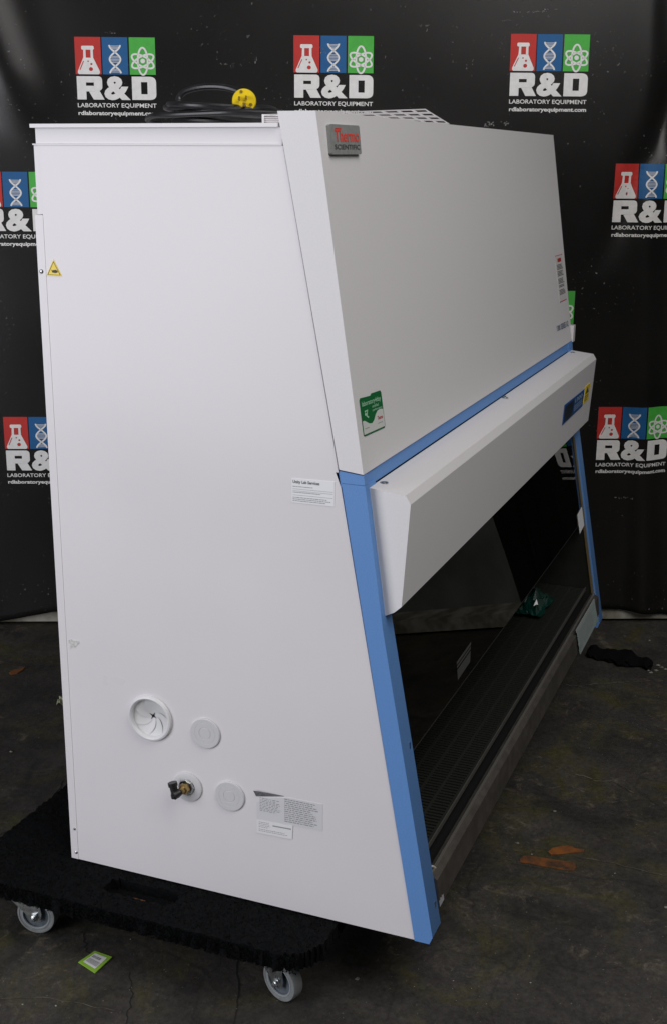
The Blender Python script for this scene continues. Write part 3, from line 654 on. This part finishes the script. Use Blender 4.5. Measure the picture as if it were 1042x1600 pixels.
# ------------------------------------------------------------------ dollies
def rrect(x0,x1,y0,y1,r,n=8):
    P = []
    for cx,cy,a0 in ((x1-r,y1-r,0),(x0+r,y1-r,90),(x0+r,y0+r,180),(x1-r,y0+r,270)):
        for i in range(n+1):
            a = math.radians(a0+90*i/n); P.append((cx+r*math.cos(a), cy+r*math.sin(a)))
    return P
def make_dolly(label):
    d = thing('dolly', label, 'dolly', 'black carpeted dollies under the cabinet', (0.09,-.205,G))
    O = Vector(d.location); x0,x1,y0,y1 = -.138,.36,-.622,.215; ztop, zb = -.003, -.040
    # carpeted deck as a fine grid with two hand holes
    hx0,hx1 = -.075,-.030
    holes = [(-.080,-.028,-.283,-.112)]
    st = .0065; nx = int((x1-x0)/st); ny = int((y1-y0)/st); bm = bmesh.new(); V = {}
    def inside(x,y):
        r = .085; cx = min(max(x,x0+r),x1-r); cy = min(max(y,y0+r),y1-r)
        return math.hypot(x-cx,y-cy) <= r+1e-6
    def hole(x,y):
        for a,b,c,e in holes:
            r = (b-a)/2; cy = min(max(y,c+r),e-r)
            if math.hypot(x-(a+r), y-cy) < r: return True
        return False
    rn = random.Random(5)
    def V_(i,j):
        if (i,j) not in V:
            x, y = x0+i*st, y0+j*st
            V[(i,j)] = bm.verts.new((x+rn.uniform(-1,1)*.0016, y+rn.uniform(-1,1)*.0016, ztop+rn.uniform(-.0022,.0022)+.0022*noise.noise(Vector((x*25,y*25,0)))))
        return V[(i,j)]
    for i in range(nx):
        for j in range(ny):
            xm, ym = x0+(i+.5)*st, y0+(j+.5)*st
            if inside(xm,ym) and not hole(xm,ym): bm.faces.new((V_(i,j),V_(i+1,j),V_(i+1,j+1),V_(i,j+1)))
    # extrude the rim down in steps
    bd = [e for e in bm.edges if e.is_boundary]
    for k in range(9):
        ex = bmesh.ops.extrude_edge_only(bm, edges=bd)['geom']; vs = [g for g in ex if isinstance(g, bmesh.types.BMVert)]
        for v in vs: v.co += Vector((rn.uniform(-1,1)*.0011, rn.uniform(-1,1)*.0011, (zb-ztop)/9+rn.uniform(-1,1)*.0006))
        bd = [e for e in ex if isinstance(e, bmesh.types.BMEdge) and e.is_boundary]
    for v in bm.verts: v.co -= O
    deck = bm_obj('deck', bm, carpet, d, smooth=True)
    for p in deck.data.polygons: p.use_smooth = True
    # plywood core under the carpet
    bm = bmesh.new(); P = rrect(x0+.006,x1-.006,y0+.006,y1-.006,.08)
    a = [bm.verts.new(Vector((x,y,zb+.004))-O) for x,y in P]; b = [bm.verts.new(Vector((x,y,zb+.012))-O) for x,y in P]
    bm.faces.new(a[::-1]); bm.faces.new(b)
    for i in range(len(P)): bm.faces.new((a[i],a[(i+1)%len(P)],b[(i+1)%len(P)],b[i]))
    bm_obj('plywood_core', bm, carpet, d)
    # loose pile: little tufts round the edge and across the top
    bm = bmesh.new()
    for _ in range(16000):
        x, y = rn.uniform(x0,x1), rn.uniform(y0,y1)
        if not inside(x,y) or hole(x,y): continue
        if x > .02 and rn.random() < .8: continue
        p = Vector((x,y,ztop))-O; s = rn.uniform(.0012,.0028); dr = Vector((rn.uniform(-1,1),rn.uniform(-1,1),rn.uniform(.6,1.6)))*s*1.6; t = Vector((rn.uniform(-1,1),rn.uniform(-1,1),0))*s*.6
        bm.faces.new((bm.verts.new(p-t), bm.verts.new(p+t), bm.verts.new(p+dr)))
    for _ in range(9000):
        y = rn.uniform(y0+.03,y1-.03); z = rn.uniform(zb,ztop); p = Vector((x0-.0005,y,z))-O; s = rn.uniform(.0012,.0026)
        t = Vector((0,rn.uniform(-1,1),rn.uniform(-1,1)))*s*.7
        bm.faces.new((bm.verts.new(p-t), bm.verts.new(p+t), bm.verts.new(p+Vector((-1.2,rn.uniform(-1,1),rn.uniform(-1,1)))*s*1.4)))
    tf = bm_obj('carpet_pile', bm, carpet, d); tag(tf, kind='stuff')
    bm = bmesh.new(); add_box(bm, -.058,-.051,-.205,-.172,zb+.0115,zb+.016); 
    for v in bm.verts: v.co -= O
    bm_obj('wood_chip', bm, wood, d)
    # casters
    for (cx,cy,ang) in ((-.055,.068,10),(-.060,-.527,-20),(.24,.068,35),(.24,-.527,-60)):
        A = Matrix.Rotation(math.radians(ang),3,'Z')    # wheel axis = -x rotated
        wc = Vector((cx,cy,G+.045)); ax = A@Vector((-1,0,0)); tr = A@Vector((0,1,0))
        bm = bmesh.new()
        sw = wc + tr*.030; zt = zb+.002
        def P3(a,b,z): return wc + ax*a + tr*b + Vector((0,0,z-wc.z)) - O
        for sgn in (1,-1):
            off = .0165*sgn; prof = [(-.013,wc.z-.010),(.010,wc.z-.013),(.016,wc.z+.0),(.058,wc.z+.040),(.060,zt-.004),(-.004,zt-.004),(-.016,wc.z+.008)]
            a = [bm.verts.new(P3(off-.0012,b,z)) for b,z in prof]; c = [bm.verts.new(P3(off+.0012,b,z)) for b,z in prof]; bm.faces.new(a); bm.faces.new(c[::-1])
            for i in range(len(prof)): bm.faces.new((a[i],c[i],c[(i+1)%len(prof)],a[(i+1)%len(prof)]))
        q = [P3(-.020,-.008,zt-.004),P3(.020,-.008,zt-.004),P3(.020,.066,zt-.004),P3(-.020,.066,zt-.004)]
        a = [bm.verts.new(v) for v in q]; c = [bm.verts.new(v+Vector((0,0,.004))) for v in q]; bm.faces.new(a); bm.faces.new(c[::-1])
        for i in range(4): bm.faces.new((a[i],c[i],c[(i+1)%4],a[(i+1)%4]))
        cs = bm_obj('caster', bm, chrome, d)
        c0 = wc-O
        tp_ = [(.0325,-.0125),(.0430,-.0125),(.0448,-.0095),(.0450,0),(.0448,.0095),(.0430,.0125),(.0390,.0128),(.0380,.0118),(.0325,.0118)]
        lathe('tyre', c0, ax, tp_, greyrub, cs, 48)
        lathe('wheel_hub', c0, ax, [(0,-.011),(.0325,-.011),(.0328,.0112),(.0300,.0118),(.0285,.0075),(.0140,.0065),(.0125,.0120),(.0,.0120)], hubm, cs, 40)
        lathe('wheel_rim', c0, ax, [(.0330,.0100),(.0330,.0126),(.0310,.0128),(.0295,.0110),(.0295,.0095)], mat('grey_rim',(.30,.32,.33),.4), cs, 40)
        lathe('axle_bolt', c0, ax, [(.0100,.0178),(.0100,.0195),(.0072,.0200),(.0072,.0250),(.0045,.0262),(.0045,.0300),(0,.0305)], chrome, cs, 6)
    return d
d1 = make_dolly('black carpeted furniture dolly with grey casters under the near end of the cabinet')
d2 = d1.copy(); COL.objects.link(d2); d2.location.x += 1.46; d2['label'] = 'black carpeted furniture dolly hidden under the far end of the cabinet'
for ch in list(d1.children):
    c = ch.copy(); COL.objects.link(c); c.parent = d2
    for g3 in ch.children:
        e = g3.copy(); COL.objects.link(e); e.parent = c

# ------------------------------------------------------------------ small things
def ground_quad(P, off=.0015):
    TL,TR,BR,BL = [Vector((x,y,G)) for x,y in P]; return quad_map(TL,TR,BR,BL, off, (0,0,1))
t = thing('tag_card', 'small lime bordered tag card with barcode lying on the floor beside the near caster', 'tag', loc=(-.10,-.108,G))
O = Vector(t.location)
g0 = ground_quad([(-.076,-.089),(-.080,-.1348),(-.1407,-.1299),(-.1226,-.0772)][0:4], .002)
g = lambda o=0: (lambda u,v: g0(o)(u,v)-O)
slab('card', g, tagg, t, .0014)
Print().rect(.15,.14,.85,.86).build('card_panel', g(.0016), paper, t)
p = Print(); dash_lines(p,.2,.8,[.28],.14,R_,.7,.05,.1)
for i in range(14): p.rect(.2+.045*i,.50,.2+.045*i+.022,.76)
p.build('card_print', g(.0019), greyink, t)
t = thing('paper_scrap', 'crumpled pale green paper scrap on the floor beyond the dolly, at the cabinet back edge', 'scrap', loc=(.99,.70,G))
bm = bmesh.new(); O = Vector(t.location); rs = random.Random(2); n = 7; gg = []
for i in range(n):
    gg.append([bm.verts.new(Vector((.955+.10*i/(n-1)+rs.uniform(-.006,.006), .655+.062*j/(n-1)*(1-.5*abs(i/(n-1)-.5))+rs.uniform(-.004,.004), G+.003+rs.uniform(0,.014)))-O) for j in range(n)])
for i in range(n-1):
    for j in range(n-1): bm.faces.new((gg[i][j],gg[i+1][j],gg[i+1][j+1],gg[i][j+1]))
bm_obj('crumpled_sheet', bm, mat('pale_green_paper',(.34,.36,.22),.7,var=.3,vscale=60), t)
# black cloth
bm = bmesh.new(); path = [Vector(v) for v in ((2.035,-.765,0),(2.03,-.80,0),(2.015,-.84,0),(2.02,-.88,0),(2.015,-.92,0),(2.0,-.96,0),(1.995,-.985,0))]
rs = random.Random(9); pc = catmull(path,6); rings = []
for i, q in enumerate(pc):
    f = i/(len(pc)-1); wd = .030+.026*math.sin(f*math.pi)+.012*math.sin(f*14); hh = .009+.007*math.sin(f*math.pi)+.004*math.sin(f*23)
    if i in (0,len(pc)-1): wd *= .3; hh *= .4
    ring = []
    for k in range(14):
        a = 2*math.pi*k/14; rr2 = 1+.28*noise.noise(Vector((i*.45,math.cos(a)*1.6,math.sin(a)*1.6)))
        ring.append(bm.verts.new((q.x+wd*math.cos(a)*rr2, q.y+.006*math.sin(a*3), G+max(.001,hh*(.7+math.sin(a)*rr2)))))
    rings.append(ring)
for a, b in zip(rings, rings[1:]):
    for k in range(14): bm.faces.new((a[k],a[(k+1)%14],b[(k+1)%14],b[k]))
bm.faces.new(rings[0]); bm.faces.new(rings[-1])
o = bm_obj('cloth_rag', bm, cloth, None, smooth=True); tag(o, 'crumpled black rag on the dark floor right of the far blue post', 'rag')
# orange paint patches on the floor
def flat_patch(name, P, m, label, cat, h=.0015, parent=None):
    bm = bmesh.new(); a = [bm.verts.new((x,y,G+.0005)) for x,y in P]; b = [bm.verts.new((x,y,G+.0005+h)) for x,y in P]
    bm.faces.new(a[::-1]); bm.faces.new(b)
    for i in range(len(P)): bm.faces.new((a[i],a[(i+1)%len(P)],b[(i+1)%len(P)],b[i]))
    o = bm_obj(name, bm, m, parent)
    if label: tag(o, label, cat)
    return o
flat_patch('floor_tape', [(0.6336, -0.8544), (0.655, -0.8606), (0.6623, -0.8862), (0.6639, -0.9131), (0.6661, -0.9413), (0.6736, -0.9824), (0.652, -0.9897), (0.6361, -0.9882), (0.6294, -0.9645), (0.6272, -0.9368), (0.6255, -0.9104), (0.6255, -0.8803), (0.6228, -0.8586)], tape, 'worn orange floor tape strip, the longer and nearer of the two on the right', 'floor tape')
flat_patch('floor_tape', [(0.6948, -0.9112), (0.7168, -0.9178), (0.7398, -0.9421), (0.7508, -0.9609), (0.7376, -0.9683), (0.7414, -0.9932), (0.7288, -0.994), (0.7162, -0.9709), (0.7012, -0.9499), (0.6861, -0.9211)], tape, 'short worn orange floor tape piece, farther and smaller of the two on the right', 'floor tape')
flat_patch('fallen_leaf', [(1.1141, 0.9918), (1.1378, 0.9909), (1.1489, 0.9783), (1.1754, 0.9714), (1.1493, 0.9633), (1.1202, 0.9631), (1.1032, 0.9763)], mat('dry_leaf',(.20,.07,.02),.7), 'small dry orange leaf on the floor left of the cabinet', 'leaf', .003)
def bits(name, spots, m, label, cat):
    bm = bmesh.new()
    for (u,v,s) in spots:
        c = Vector((u,v,G+.001))
        P = [c+Vector((s*.001*math.cos(a)*R_.uniform(.5,1.2), s*.001*math.sin(a)*R_.uniform(.5,1.2),0)) for a in [k*math.pi/3 for k in range(6)]]
        a = [bm.verts.new(q) for q in P]; top = bm.verts.new(c+Vector((0,0,s*.0005)))
        for i in range(6): bm.faces.new((a[i],a[(i+1)%6],top))
    o = bm_obj(name, bm, m); tag(o, label, cat, kind='stuff'); return o
rb = random.Random(12); spots = [(2.2403, -0.947, 5), (0.6404, 0.6433, 6), (0.0521, -0.647, 8), (0.9019, -0.8852, 5), (0.7076, -0.8318, 7), (0.6709, -0.8762, 4), (-0.2808, -0.0474, 3), (-0.0076, -0.1378, 2), (0.5647, -1.2154, 5), (0.3791, 0.3669, 5), (0.0378, -0.1682, 2), (-0.2586, -0.1121, 3), (0.1771, -0.9866, 3), (0.6626, -1.0822, 3), (2.005, -1.02, 10), (1.9692, -1.0056, 9), (1.9458, -0.9918, 8), (2.0179, -1.0077, 8), (1.993, -1.0343, 8), (1.9591, -0.9814, 6)]
for _ in range(420):
    spots.append((rb.uniform(-.9,2.4), rb.uniform(-1.9,1.1), rb.uniform(.8,2.2)*rb.uniform(.6,1)))
bits('debris', spots, mat('pale_grit',(.19,.18,.155),.8,var=.5,vscale=30), 'pale grit and paint chips scattered over the concrete floor', 'debris')
# scratches on the floor
bm_m = mat('scratched_concrete',(.085,.075,.058),.8,var=.5,vscale=40)
pr = Print(); rs = random.Random(4)
def jit(P, n=6, j=.003):
    o = []
    for (a,b),(c,e) in zip(P,P[1:]):
        for k in range(n): o.append((a+(c-a)*k/n+rs.uniform(-j,j), b+(e-b)*k/n+rs.uniform(-j,j)))
    o.append(P[-1]); return o
for P, wd in (([(1.7338, -0.744), (1.737, -0.7918), (1.778, -0.8368), (1.8346, -0.9322), (1.8739, -0.9995)], 0.005), ([(1.4344, -1.0822), (1.4067, -1.1136)], 0.004), ([(0.207, 0.2149), (0.2198, 0.261)], 0.002), ([(0.2989, 0.4332), (0.3034, 0.3969), (0.3407, 0.374), (0.3723, 0.3662)], 0.005), ([(1.1097, -0.9473), (1.1261, -1.0063), (1.0804, -1.0656)], 0.005), ([(1.13, -0.8988), (1.1172, -0.9459)], 0.006), ([(0.5426, 0.5048), (0.5658, 0.468)], 0.005), ([(0.6986, -0.9823), (0.7055, -1.0752), (0.6955, -1.199)], 0.004), ([(-0.2851, 0.0055), (-0.2423, -0.0888), (-0.2272, -0.2307)], 0.002)):
    pr.stroke(jit(P), wd)
so = pr.build('scratch_mark', lambda x,y: Vector((x,y,G+.0012)), bm_m, None); tag(so, kind='structure')
pr = Print()
for P, wd in (([(-0.0225, -0.0208), (-0.0691, -0.0605), (-0.1033, -0.0952)], 0.003), ([(-0.1085, -0.1975), (-0.1801, -0.2414), (-0.2518, -0.2721)], 0.0025), ([(0.0166, -0.3886), (-0.0705, -0.4294), (-0.1712, -0.4699)], 0.003), ([(0.2465, 0.3948), (0.3044, 0.3779), (0.3778, 0.37), (0.4657, 0.3796), (0.5514, 0.406)], 0.004)):
    pr.stroke(jit(P,6,.004), wd)
so = pr.build('floor_crack', lambda x,y: Vector((x,y,G+.0008)), mat('crack_dirt',(.010,.009,.008),.9), None); tag(so, kind='structure')
# card hanging over the lip at the far end
cdm = mat('pale_teal_card',(.30,.38,.36),.5,var=.08,vscale=60)
hc = thing('instruction_card', 'pale teal printed card hanging over the steel lip at the far right end', 'card', loc=(1.62,-.81,.14))
O = Vector(hc.location)
g0 = quad_map((1.480,-.8125,.132),(1.772,-.8125,.132),(1.790,-.8265,.052),(1.492,-.8265,.048), 0, (0,-1,0)); g = lambda o=0: (lambda u,v: g0(o)(u,v)-O)
slab('card_sheet', g, cdm, hc, .0016, [(-.03,.0),(1,0),(1,1),(.0,1),(0,.14),(-.03,.10)])
p = Print(); dash_lines(p,.06,.92,[.2+.075*i for i in range(9)],.03,R_,.85,.02,.08); p.rect(.03,.68,.06,.92); p.build('card_print', g(.0019), greyink, hc)
Print().rect(.0,.0,1,.11).build('card_heading', g(.0019), mat('card_head',(.36,.39,.38),.5), hc)
# crumpled green film inside
bm = bmesh.new(); rs = random.Random(21); n = 12; gg = []
for i in range(n):
    gg.append([bm.verts.new((1.50+.20*i/(n-1)-1.6+rs.uniform(-.008,.008), -.700+.095*j/(n-1)+.64+rs.uniform(-.006,.006), .010+.045*math.sin(math.pi*i/(n-1))*math.sin(math.pi*j/(n-1))*rs.uniform(.3,1.3)+rs.uniform(0,.006))) for j in range(n)])
for i in range(n-1):
    for j in range(n-1): bm.faces.new((gg[i][j],gg[i+1][j],gg[i+1][j+1],gg[i][j+1]))
o = bm_obj('plastic_film', bm, mat('green_plastic_film',(.004,.035,.026),.15,coat=1), None); o.location = (1.6,-.64,.137)
tag(o, 'crumpled shiny green plastic film lying on the grille inside the cabinet', 'plastic film')
